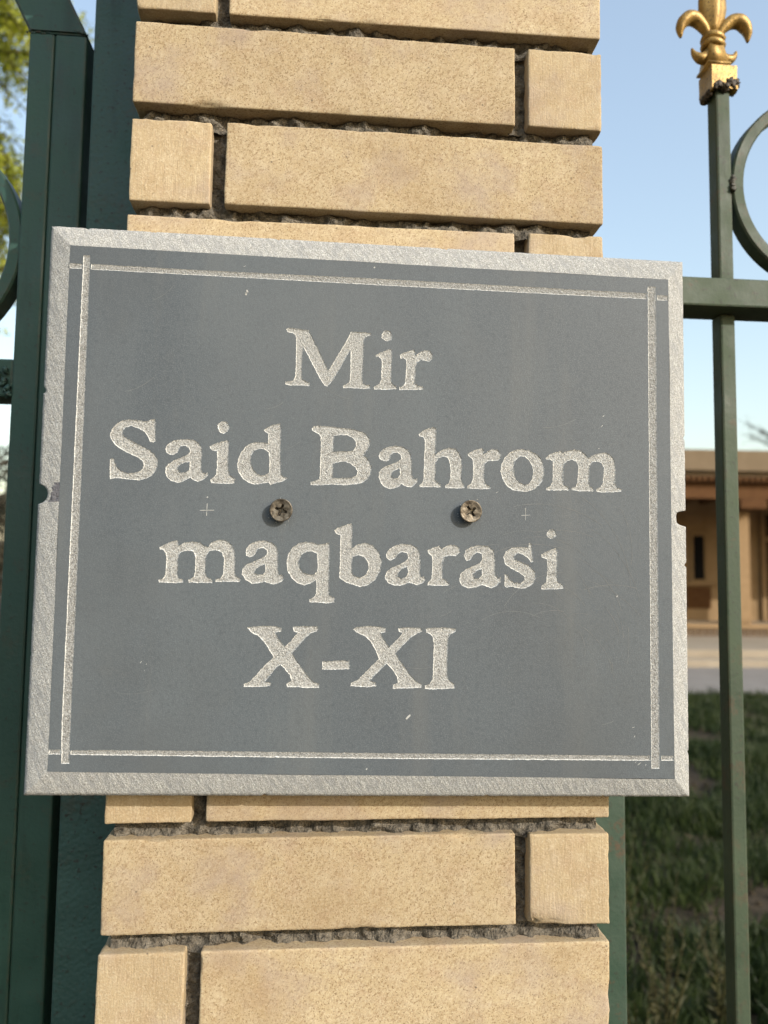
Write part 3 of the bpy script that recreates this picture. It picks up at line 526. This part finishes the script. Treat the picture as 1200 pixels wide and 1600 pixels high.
def course(c, fine):
    f = (c % 2 == 0); zt = Z0 - (c - 6) * P_; z = zt - H_ / 2
    x0, x1 = flipx(f, -hw, -hw + LNG); h0, h1 = flipx(f, hw - HD, hw)
    if fine:
        ml = brick_mesh(LNG, HD, H_, .0055, c + .3, 1.0, 1.0); ml.materials.append(M['brick'])
        mh = brick_mesh(HD, LNG, H_, .0055 if fine > 1 else .02, c + .7, 1.35, 1.7); mh.materials.append(M['header'])
    else: ml, mh = plain_x, plain_y
    put(ml, x0, x1, 0, HD, z); put(mh, h0, h1, 0, LNG, z)
    b0, b1 = flipx(f, -hw + HD + J_, hw); s0, s1 = flipx(f, -hw, -hw + HD)
    put(plain_x, b0, b1, W - HD, W, z); put(plain_y, s0, s1, HD + J_, W, z)
    return zt, f
# mortar: core plus a rough raked strip in every joint of the front
core = box('mortar_core', (-hw + .013, .0178, .02), (hw - .013, W - .013, 2.47), M['mortar'], pil)
def strip(x0, x1, z0, z1, seed, base=.0122, amp=.0066, step=.0016, slope=True):
    nx = max(3, int((x1 - x0) / step)); nz = max(4, int((z1 - z0) / step)); V, F = [], []
    for j in range(nz + 1):
        for i in range(nx + 1):
            x = x0 + (x1 - x0) * i / nx; z = z0 + (z1 - z0) * j / nz; q = Vector((x + seed * 3.1, seed * 1.7, z))
            l = noise.fractal(q * 70, 1, 2, 4); l2 = noise.noise(q * 24); vv = noise.voronoi(q * 150)[0][0]
            tt = j / nz; y = (base - .0028 * (1 - tt) + .0030 * (tt - .5) if slope else base) - amp * (l * .9 + l2 * .8) + (vv - .35) * .0035
            V.append((x, min(.0185, max(.0012, y)), z)); 
    for j in range(nz):
        for i in range(nx):
            a = j * (nx + 1) + i; F.append((a, a + 1, a + nx + 2, a + nx + 1))
    pd_obj('mortar_joint', V, F, M['mortar'], pil, smooth=False)
CT, CB = -3, 18
for c in range(CT, CB + 1):
    vis = 0 <= c <= 5 or 8 <= c <= 12
    zt, f = course(c, 2 if vis else 0)
    if -1 <= c <= 13:
        if not (5 <= c <= 7):
            strip(-hw + .006, hw - .006, zt - P_ - .004, zt - H_ + .004, c + .1)
            xa, xb = flipx(f, -hw + LNG, hw - HD); strip(xa - .003, xb + .003, zt - H_ - .002, zt + .002, c + .6, .0125, .003, slope=False)
k = CB + 1
while Z0 - (k - 6) * P_ - H_ > .02: course(k, 0); k += 1
box('cap', (-hw - .04, -.04, 2.475), (hw + .04, W + .04, 2.55), M['cornice'], pil, .008)
for q in range(CT - 1, CT - 4, -1):
    if Z0 - (q - 6) * P_ < 2.474: course(q, 0)

# ================================================================== stone plaque
PCX, PCZ, FY, EY, BY = .0037, 1.5453, -.025, -.020, -.0035
plq = tag(empty('stone_plaque', (PCX, 0, PCZ)), 'grey stone name plaque with sloping pale rim and incised lettering on the brick pillar', 'plaque')
def loop_of(s): return [Vector((float(a) * 1e-4, float(b) * 1e-4)) for a, b in (p.split(',') for p in s.split())]
def area(l): return sum(l[i].x * l[(i + 1) % len(l)].y - l[(i + 1) % len(l)].x * l[i].y for i in range(len(l))) / 2
def resample(l, step, jit, seed):
    out = []
    rj = random.Random(seed)
    for i in range(len(l)):
        a, b = l[i], l[(i + 1) % len(l)]; n = max(1, round((b - a).length / step))
        for k_ in range(n):
            p = a.lerp(b, k_ / n); out.append(p + Vector((rj.gauss(0, jit), rj.gauss(0, jit))))
    return out
def inside(p, l):
    c = False
    for i in range(len(l)):
        a, b = l[i], l[i - 1]
        if (a.y > p.y) != (b.y > p.y) and p.x < (b.x - a.x) * (p.y - a.y) / (b.y - a.y) + a.x: c = not c
    return c
def inset(l, d):
    out = []
    for i in range(len(l)):
        t = (l[(i + 1) % len(l)] - l[i - 1]); n = Vector((-t.y, t.x))
        out.append(l[i] + (n.normalized() * d if n.length > 1e-9 else n))
    return out
def fill(loops, y):
    bm = bmesh.new(); ed = []
    for l in loops:
        vs = [bm.verts.new((p.x, y, p.y)) for p in l]
        ed += [bm.edges.new((vs[i], vs[(i + 1) % len(vs)])) for i in range(len(vs))]
    bmesh.ops.triangle_fill(bm, use_beauty=True, use_dissolve=False, edges=ed, normal=(0, -1, 0))
    bmesh.ops.recalc_face_normals(bm, faces=bm.faces)
    for f_ in bm.faces:
        if f_.normal.y > 0: f_.normal_flip()
    return bm
inner = [Vector((a * 1e-4, b * 1e-4)) for a, b in ((-2266, -1877), (2275, -1964), (2289, 1866), (-2276, 1923))]
outer = [Vector((a * 1e-4, b * 1e-4)) for a, b in ((-2438, -2050), (2411, -2109), (2434, 2037), (-2434, 2085))]
holes = []
def carve(name, loops, seed, depth, slope, label=None, jit=.00013, step=.0008):
    for attempt in range(12):                           # another jitter if the fill left an edge open
        ls = [resample(l, step, jit, seed * 7 + i + attempt * 1009) for i, l in enumerate(loops)]
        fixed = []
        for i, l in enumerate(ls):
            hole = any(inside(l[0], o) for j, o in enumerate(ls) if j != i)
            if (area(l) > 0) == hole: l.reverse()
            fixed.append(l)
        ins = [inset(l, slope) for l in fixed]
        bm = fill(ins, FY + depth)
        if all(e_.link_faces for e_ in bm.edges) or attempt == 11: break
        bm.free()
    holes.extend(fixed)
    for l, m_ in zip(fixed, ins):
        va = [bm.verts.new((p.x, FY, p.y)) for p in l]; vb = [bm.verts.new((p.x, FY + depth, p.y)) for p in m_]
        for i in range(len(l)):
            j = (i + 1) % len(l); bm.faces.new((va[i], va[j], vb[j], vb[i])).material_index = 1
    o = bm_obj(name, bm, [M['groove' if name == 'border_groove' else 'carved'], M['rim']], plq)
    if label: o['label'] = label
    return o
for i, (ch, ps) in enumerate(LETTERS):
    carve('hyphen' if ch == '-' else 'letter', [loop_of(s) for s in ps], i + 1, .00055, .00060,
          'carved %s' % ('hyphen' if ch == '-' else 'letter ' + ch))
for i, s in enumerate(GROOVES):
    carve('border_groove', [loop_of(s)], 60 + i, .00045, .00055, jit=.00010, step=.0015)
for attempt in range(12):
    bm = fill([resample(inner, .0012, .00008, 1 + attempt)] + holes, FY)
    if all(e_.link_faces for e_ in bm.edges) or attempt == 11: break
    bm.free()
bm_obj('plaque_face', bm, M['slate'], plq)
# bevel ring: pale sawn stone, two wire notches in its sides
bm = bmesh.new(); rings = []
KS = 7
def notch(o, side):
    if side == 3:                          # left edge
        dz = (o.y - .0078) / .0071
        if abs(dz) < 1: return .0072 * math.sqrt(1 - dz * dz)
    if side == 1:
        dz = (o.y + .0009) / .0060
        if abs(dz) < 1: return .0092 * (1 - dz ** 4) ** .5
    return 0
for s_ in range(4):
    n_ = 330 if s_ % 2 else 380
    for k in range(n_):
        t_ = k / n_; o = outer[s_].lerp(outer[(s_ + 1) % 4], t_); i_ = inner[s_].lerp(inner[(s_ + 1) % 4], t_)
        e = noise.fractal(Vector((o.x * 90, o.y * 90, 2)), 1, 2, 4); cut = notch(o, s_)
        wv = .0006 * noise.noise(Vector((o.x * 12, o.y * 12, 9)))
        dirv = (i_ - o).normalized(); wid = (i_ - o).length
        chip = max(0, e - .54) * .009 + .00025 * noise.noise(Vector((o.x * 500, o.y * 500, 5)))
        if cut:                            # straight into the side
            base = (-.2436 if s_ == 3 else .2425); o2 = Vector((o.x + (cut if s_ == 3 else -cut), o.y)); fr0 = min(.97, cut / wid)
        else: o2 = o + dirv * max(-.0003, chip); fr0 = max(0, chip / wid)
        i2 = i_ + dirv * wv
        row = []
        for j in range(KS + 1):
            u = j / KS; p = o2.lerp(i2, u); fr = fr0 + (1 - fr0) * u
            y = EY + (FY - EY) * fr + (0 if j == KS else .00022 * noise.noise(Vector((p.x * 260, p.y * 260, 1))) + (.0004 * (1 - u) ** 4))
            row.append((p.x, y + (.00004 if j == KS else 0), p.y))
        torn = s_ == 3 and abs(o.y - .0095) < .0075
        rings.append((row, torn, (o2.x, BY, o2.y)))
vr = [[bm.verts.new(c) for c in r_[0]] + [bm.verts.new(r_[2])] for r_ in rings]
N = len(vr)
for a in range(N):
    b = (a + 1) % N
    for j in range(KS):
        f_ = bm.faces.new((vr[a][j], vr[b][j], vr[b][j + 1], vr[a][j + 1])); f_.smooth = True
        if rings[a][1] and 2 <= j and noise.noise(Vector((vr[a][j].co.x * 150, vr[a][j].co.z * 150, 3))) > -.25: f_.material_index = 1
    bm.faces.new((vr[a][-1], vr[b][-1], vr[b][0], vr[a][0]))
bm.faces.new([v[-1] for v in reversed(vr)])
bm_obj('sloped_rim', bm, [M['sawn'], M['torn']], plq)
# marking-out crosses, nicks and scratches on the face (thin ribbons lying in the surface)
def ribbon(pts, w, seed=0):
    V, F = [], []; rj = random.Random(seed)
    for i, p in enumerate(pts):
        p = Vector(p); t_ = (Vector(pts[min(i + 1, len(pts) - 1)]) - Vector(pts[max(i - 1, 0)])).normalized(); n_ = Vector((-t_.y, t_.x)) * w * .5 * rj.uniform(.5, 1.3)
        V += [(p.x + n_.x, FY - .00012, p.y + n_.y), (p.x - n_.x, FY - .00012, p.y - n_.y)]
    for i in range(len(pts) - 1): F.append((2 * i, 2 * i + 1, 2 * i + 3, 2 * i + 2))
    return V, F
T = 1e-4
def seg(x0, z0, x1, z1, n=6): return [(T * (x0 + (x1 - x0) * i / n), T * (z0 + (z1 - z0) * i / n)) for i in range(n + 1)]
marks = [ribbon(seg(-1275, -22, -1170, -18), .0004, 1), ribbon(seg(-1224, -60, -1222, 30), .0004, 2), ribbon(seg(1112, -14, 1180, -10), .0004, 3), ribbon(seg(1144, -50, 1145, 40), .0004, 4),
         ribbon(seg(255, -1520, 285, -1490), .0011, 5), ribbon(seg(-985, 1600, -975, 1640), .0012, 6), ribbon(seg(-990, 1612, -968, 1628), .0009, 6), ribbon(seg(-33, -1880, -25, -1870), .0010, 7), ribbon(seg(-27, 1852, -20, 1862), .0010, 8),
         ribbon(seg(1845, -618, 1852, -608), .0010, 9), ribbon(seg(-1226, 72, -1218, 79), .0009, 10), ribbon(seg(1141, 34, 1147, 41), .0008, 10)]
rj = random.Random(44)
for (cx, cz, n_) in ((-960, 1790, 1), (1980, -1860, 5), (1700, 480, 3), (2000, -1650, 2), (-1660, -1130, 3), (1760, 700, 3), (900, 180, 2)):
    for q in range(n_):
        x = cx + rj.gauss(0, 45); z = cz + rj.gauss(0, 40); l = rj.uniform(5, 22); a = rj.uniform(.3, 1.3)
        marks.append(ribbon(seg(x, z, x + l * math.cos(a), z + l * math.sin(a), 2), rj.uniform(.0002, .0005), q))
tag(pd_obj('nick_marks', *join_pd(marks), M['scratch'], plq), kind='stuff')
faint = []
for q in range(34):                                   # swirling polishing scratches, densest to the right
    cx, cz = rj.gauss(1300, 260), rj.gauss(-900, 260); rr_ = rj.uniform(250, 900); a0 = rj.uniform(-.3, 1.7); da = rj.uniform(.3, 1.1)
    pts = [(T * (cx + rr_ * math.cos(a0 + da * i / 14)), T * (cz + rr_ * math.sin(a0 + da * i / 14))) for i in range(15)]
    if all(-.21 < p[0] < .203 and -.175 < p[1] < .17 for p in pts): faint.append(ribbon(pts, rj.uniform(.00016, .0003), q))
for q in range(16):
    x, z = rj.uniform(-2000, 1900), rj.uniform(-1600, 1600); l = rj.uniform(60, 300); a = rj.uniform(-.7, .7); 
    pts = [(T * (x + l * i / 10 * math.cos(a + i * .03)), T * (z + l * i / 10 * math.sin(a + i * .03))) for i in range(11)]
    if all(-.21 < p[0] < .203 and -.175 < p[1] < .17 for p in pts): faint.append(ribbon(pts, rj.uniform(.00014, .00026), q))
tag(pd_obj('polishing_scratches', *join_pd(faint), M['scratch_faint'], plq), kind='stuff')
# the two screws: countersunk heads left standing proud
def screw(x, z, rot, label):
    n_ = 40; h = .0062; prof = [(.0036, .004), (.0036, .0005), (.0078, -h + .0014), (.00845, -h + .0008), (.0084, -h + .0002), (.0079, -h), (.0070, -h + .0003)]
    bm = bmesh.new(); rg = []
    for (r_, y) in prof: rg.append([bm.verts.new((r_ * math.cos(6.28318 * k / n_), y, r_ * math.sin(6.28318 * k / n_))) for k in range(n_)])
    for a in range(len(rg) - 1):
        for k in range(n_):
            f_ = bm.faces.new((rg[a][k], rg[a][(k + 1) % n_], rg[a + 1][(k + 1) % n_], rg[a + 1][k])); f_.smooth = True
    star = []                                          # cross recess
    for k in range(32):
        a = 6.28318 * k / 32; m8 = abs(((k + 4) % 8) - 4) / 4.0
        star.append((.0046 if m8 < .3 else .0021 if m8 > .6 else .0026, a))
    sv = [bm.verts.new((r_ * math.cos(a), -h + .0006, r_ * math.sin(a))) for r_, a in star]
    sf = [bm.verts.new((r_ * .55 * math.cos(a), -h + .0040, r_ * .55 * math.sin(a))) for r_, a in star]
    ed = [bm.edges.get((rg[-1][k], rg[-1][(k + 1) % n_])) for k in range(n_)] + [bm.edges.new((sv[k], sv[(k + 1) % 32])) for k in range(32)]
    bmesh.ops.triangle_fill(bm, use_beauty=True, edges=ed, normal=(0, -1, 0))
    for k in range(32): bm.faces.new((sv[k], sv[(k + 1) % 32], sf[(k + 1) % 32], sf[k]))
    bm.faces.new(list(reversed(sf)))
    bmesh.ops.recalc_face_normals(bm, faces=bm.faces)
    o = bm_obj('screw', bm, M['zinc'], plq, (x, FY, z), (R(2), rot, R(1)))
    o['label'] = label
    # crumbs of broken stone round the hole
    V, F = [], []; rs = random.Random(int(x * 1e5))
    for q in range(26):
        a = rs.uniform(-2.7, -.4) if q % 3 else rs.uniform(0, 6.28); d = rs.uniform(.0074, .0112); px, pz = d * math.cos(a), d * math.sin(a); s_ = rs.uniform(.0002, .00075); n0 = len(V)
        V += [(px - s_, -.0001, pz), (px + s_, -.0001, pz - s_), (px, -.0001, pz + s_), (px, -.0001 - s_ * .8, pz)]; F += [(n0, n0 + 1, n0 + 3), (n0 + 1, n0 + 2, n0 + 3), (n0 + 2, n0, n0 + 3)]
    tag(pd_obj('stone_crumbs', V, F, M['scratch'], o), kind='stuff')
screw(-.0684, -.0011, R(20), 'left screw'); screw(.0714, .0007, R(-35), 'right screw')

# ================================================================== gate on the left
GP = tag(empty('gate_post', (-.2345, .2235, 0)), 'dark green steel hinge post between the brick pillar and the gate', 'post')
box('post_tube', (-.0440, -.0435, 0), (.0440, .0435, 2.40), M['gate_rough'], GP, .003)
box('post_cap', (-.0455, -.045, 2.4), (.0455, .045, 2.404), M['gate'], GP, .001)
gate = tag(empty('iron_gate', (-.315, .18, .06)), 'dark green steel gate leaf with ring ornament left of the pillar', 'gate')
gz = -.06
def gbox(name, lo, hi, m, bev=.0025, p=gate): return box(name, lo, hi, m, p, bev)
gbox('stile', (-.0275, 0, .0), (-.0021, .045, 2.046 + gz), M['gate'])
gbox('stile', (-.0019, .0004, .0), (.0300, .0454, 2.046 + gz), M['gate'])
# leaning top member, mitred onto the stile
bm = bmesh.new(); sx, zz = -.62, .55
dx, dz = -.50, 1.0
lo_z = 2.047 + gz
pr = [(-.0275, lo_z), (.0300, lo_z), (.0300 + dx * .5, lo_z + .5), (-.0275 + dx * .5 , lo_z + .5)]
vf = [bm.verts.new((x, 0, z)) for x, z in pr]; vb = [bm.verts.new((x, .045, z)) for x, z in pr]
bm.faces.new(vf); bm.faces.new(list(reversed(vb)))
for i in range(4): bm.faces.new((vf[i], vb[i], vb[(i + 1) % 4], vf[(i + 1) % 4]))
bmesh.ops.recalc_face_normals(bm, faces=bm.faces); bmesh.ops.bevel(bm, geom=list(bm.edges), offset=.002, segments=2, affect='EDGES')
bm_obj('arch_member', bm, M['gate'], gate)
def bead(name, pts, r, m, p, seed):
    parts = []; rs = random.Random(seed)
    for (x, y, z) in pts:
        b2 = bmesh.new(); bmesh.ops.create_icosphere(b2, subdivisions=2, radius=r)
        for v in b2.verts: v.co = v.co * (1 + .5 * noise.noise(v.co * 300 + Vector((x * 900, seed, z * 500)))) 
        b2.verts.ensure_lookup_table(); parts.append(([v.co + Vector((x + rs.gauss(0, r * .3), y, z + rs.gauss(0, r * .3))) for v in b2.verts], [tuple(v.index for v in f_.verts) for f_ in b2.faces])); b2.free()
    return pd_obj(name, *join_pd(parts), m, p, smooth=True)
bead('weld_seam', [(-.030 + .0025 * i, .0005, lo_z - .001 + .0012 * math.sin(i * 1.7)) for i in range(11)], .0010, M['gate_rough'], gate, 3)
bead('weld_seam', [(.030 - .0025 * i, .0005, lo_z + .0008 * i) for i in range(6)], .0009, M['gate_rough'], gate, 4)
gbox('rail', (-1.40, .004, 1.668 + gz), (-.0276, .044, 1.7065 + gz), M['gate'])
gbox('rail', (-1.40, .004, .22 + gz), (-.0276, .044, .26 + gz), M['gate'])
bead('weld_lump', [(-.030 - .003 * rj.random() * i, .001, 1.670 + gz + .0035 * i) for i in range(9)], .0030, M['gate_rough'], gate, 5)
def ring_obj(name, cx, cz, ro, wr, dep, m, p, y0, n=72):
    bm = bmesh.new(); A_ = []
    for k in range(n):
        a = 6.28318 * k / n; c, s = math.cos(a), math.sin(a)
        sec = [(ro, y0), (ro - wr, y0), (ro - wr, y0 + dep), (ro, y0 + dep)]; q = .0018
        sec = [(ro, y0 + q), (ro - q, y0), (ro - wr + q, y0), (ro - wr, y0 + q), (ro - wr, y0 + dep - q), (ro - wr + q, y0 + dep), (ro - q, y0 + dep), (ro, y0 + dep - q)]
        A_.append([bm.verts.new((cx + r_ * c, y, cz + r_ * s)) for r_, y in sec])
    for k in range(n):
        for j in range(8): bm.faces.new((A_[k][j], A_[k][(j + 1) % 8], A_[(k + 1) % n][(j + 1) % 8], A_[(k + 1) % n][j]))
    bmesh.ops.recalc_face_normals(bm, faces=bm.faces)
    o = bm_obj(name, bm, m, p, smooth=False); return o
ring_obj('ring', -.0275 - .1195, 1.8265 + gz, .1215, .0135, .024, M['gate'], gate, .004)
ring_obj('ring', -.0275 - .1195 - .245, 1.8265 + gz, .1215, .0135, .024, M['gate'], gate, .004)
for x in (-.27, -.515, -.76, -1.0, -1.24): gbox('bar', (x - .0085, .014, .261 + gz), (x + .0085, .034, 1.667 + gz), M['gate'], .002)
gbox('stile', (-1.46, 0, 0), (-1.401, .045, 2.2 + gz), M['gate'])
gbox('rail', (-1.40, .004, 2.45 + gz), (-.30, .044, 2.49 + gz), M['gate'])
box('hinge_pin', (.0302, .012, .55), (.0358, .030, .66), M['gate'], gate, .002); box('hinge_pin', (.0302, .012, 2.10), (.0358, .030, 2.20), M['gate'], gate, .002)

# ================================================================== fence on the right
fen = tag(empty('iron_fence', (.19, .18, 0)), 'faded green iron fence with gilded spear tops right of the pillar', 'fence')
FX = -.19
def fb(name, lo, hi, m, bev=.0025, p=fen): return box(name, (lo[0] + FX, lo[1] - .18, lo[2]), (hi[0] + FX, hi[1] - .18, hi[2]), m, p, bev)
fb('end_post', (.2060, .172, 0), (.2725, .212, 1.7805), M['post'], .002)
fb('rail', (.2062, .160, 1.7815), (2.45, .205, 1.8125), M['fence'], .0022)
fb('rail', (.2726, .160, .20), (2.45, .205, .231), M['fence'], .0022)
bar_x = [.3952 + .2337 * i for i in range(9)]
GOLD = M['gold']
def finial(parent, x, y, z):
    root = empty('finial', (x, y, z)); root.parent = parent
    V = []
    # central spear: rounded lens with a raised mid rib
    prof = [(.031, .0065), (.040, .0105), (.050, .0150), (.060, .0170), (.072, .0168), (.085, .0140), (.098, .0095), (.112, .0045), (.122, .0006)]
    vs, fs = [], []; n = 20
    for zz_, r_ in prof:
        for k in range(n):
            a = 6.28318 * k / n; rib = 1.0 + .42 * max(0, math.cos(2 * a - math.pi)) ** 8
            vs.append((r_ * 1.02 * math.cos(a), r_ * .52 * math.sin(a) * rib, zz_))
    for i in range(len(prof) - 1):
        for k in range(n): fs.append((i * n + k, i * n + (k + 1) % n, (i + 1) * n + (k + 1) % n, (i + 1) * n + k))
    fs.append(tuple(range(n - 1, -1, -1)))
    V.append((vs, fs))
    def petal(pts, rads, flat): 
        P = [Vector(p) for p in pts]; fine, fr = [], []
        for i in range(len(P) - 1):
            for k in range(5):
                t_ = k / 5; p0, p1, p2, p3 = P[max(i - 1, 0)], P[i], P[i + 1], P[min(i + 2, len(P) - 1)]
                fine.append(.5 * ((2 * p1) + (-p0 + p2) * t_ + (2 * p0 - 5 * p1 + 4 * p2 - p3) * t_ ** 2 + (-p0 + 3 * p1 - 3 * p2 + p3) * t_ ** 3)); fr.append(rads[i] + (rads[i + 1] - rads[i]) * t_)
        fine.append(P[-1]); fr.append(rads[-1])
        return tube_pd(fine, fr, 12, flat, Vector((0, 1, 0)))
    for s in (-1, 1):
        V.append(petal([(s * .0060, 0, .030), (s * .0120, -.001, .0385), (s * .0220, -.002, .0465), (s * .0320, -.003, .0470), (s * .0395, -.003, .0410), (s * .0425, -.003, .0330), (s * .0420, -.003, .0235)],
                       [.0040, .0058, .0074, .0078, .0070, .0050, .0012], 1.15))
        V.append(petal([(s * .0055, 0, .0095), (s * .0115, -.001, .0030), (s * .0185, -.002, .0020), (s * .0250, -.002, .0060), (s * .0280, -.002, .0125)], [.0065, .0068, .0058, .0036, .0010], 1.05))
    # collar: two stacked rings
    for zc in (.0262, .0185):
        pts = [(.0108 * math.cos(6.28318 * k / 24), .0085 * math.sin(6.28318 * k / 24), zc + .0012 * math.sin(6.28318 * k / 12)) for k in range(25)]
        V.append(tube_pd(pts, [.0042] * 25, 8, 1, Vector((0, 0, 1))))
    # tapered neck, square
    def frus(z0, z1, a0, a1, b0, b1): 
        v = [(s * a0, t_ * b0, z0) for s, t_ in ((-1, -1), (1, -1), (1, 1), (-1, 1))] + [(s * a1, t_ * b1, z1) for s, t_ in ((-1, -1), (1, -1), (1, 1), (-1, 1))]
        return v, [(3, 2, 1, 0), (4, 5, 6, 7), (0, 1, 5, 4), (1, 2, 6, 5), (2, 3, 7, 6), (3, 0, 4, 7)]
    V.append(frus(-.008, .031, .0120, .0062, .0120, .0062)); V.append(frus(-.0105, -.0078, .0142, .0136, .0142, .0136))
    pd_obj('fleur', *join_pd(V), GOLD, root, (-.0048, 0, .0028), smooth=False).scale = (.92, 1, 1)
    for me in (root.children[-1].data,):
        me.polygons.foreach_set('use_smooth', [len(p.vertices) == 4 for p in me.polygons])
    sk = bmesh.new(); bmesh.ops.create_grid(sk, x_segments=1, y_segments=1, size=.1); sk.clear()
    v2, f2 = [], []; nn = 8; hs = [-.036, -.031, -.026, -.018, -.0102]
    per = []
    for e_ in range(4):
        for k in range(nn):
            t_ = k / nn * 2 - 1; per.append([(t_, -1), (1, t_), (-t_, 1), (-1, -t_)][e_])
    for i, hz in enumerate(hs):
        for (px, py) in per:
            wob = .0007 * noise.noise(Vector((px * .7 + x * 50, py * .7, hz * 60))) * (1 if i < 4 else .2); rr_ = .0146 + wob
            dz_ = (.006 * noise.noise(Vector((px * 2 + 5 + x * 60, py * 2, 1))) if i == 0 else 0)
            v2.append((px * rr_, py * rr_, hz + dz_))
    m_ = len(per)
    for i in range(len(hs) - 1):
        for k in range(m_): f2.append((i * m_ + k, i * m_ + (k + 1) % m_, (i + 1) * m_ + (k + 1) % m_, (i + 1) * m_ + k))
    f2.append(tuple((len(hs) - 1) * m_ + k for k in range(m_)))
    f2.append(tuple(range(m_ - 1, -1, -1)))
    pd_obj('socket', v2, f2, GOLD, root)
    bead('burnt_weld', [(-.010 + .0040 * k, -.0135, -.036 + .004 * abs(math.sin(k * 1.9 + x)) + (.004 if k > 3 else 0)) for k in range(7)] + [(.0135, -.010 + .005 * k, -.031 + .003 * k) for k in range(3)] + [(-.0135, -.006 + .006 * k, -.039) for k in range(3)], .0040, M['burnt'], root, 8)
    return root
for i, x in enumerate(bar_x):
    b_ = fb('bar', (x - .0082, .1805, .02), (x + .0082, .2005, 1.781), M['fence'], .0022)
    b2 = fb('bar_top', (x - .0082, .1805, 1.813), (x + .0082, .2005, 2.040), M['fence'], .0022, b_)
    finial(b_, x + FX, .1905 - .18, 2.069)
    if i < len(bar_x) - 1:
        xm = (x + bar_x[i + 1]) / 2
        ring_obj('ring', xm + FX, 1.9265, .1088, .0135, .020, M['fence'], fen, .0)
        bead('weld_bead', [(x + .0086 + FX, -.001 + .0006 * q, 1.919 + .0045 * q) for q in range(4)], .0030, M['weld'], fen, 9 + i)
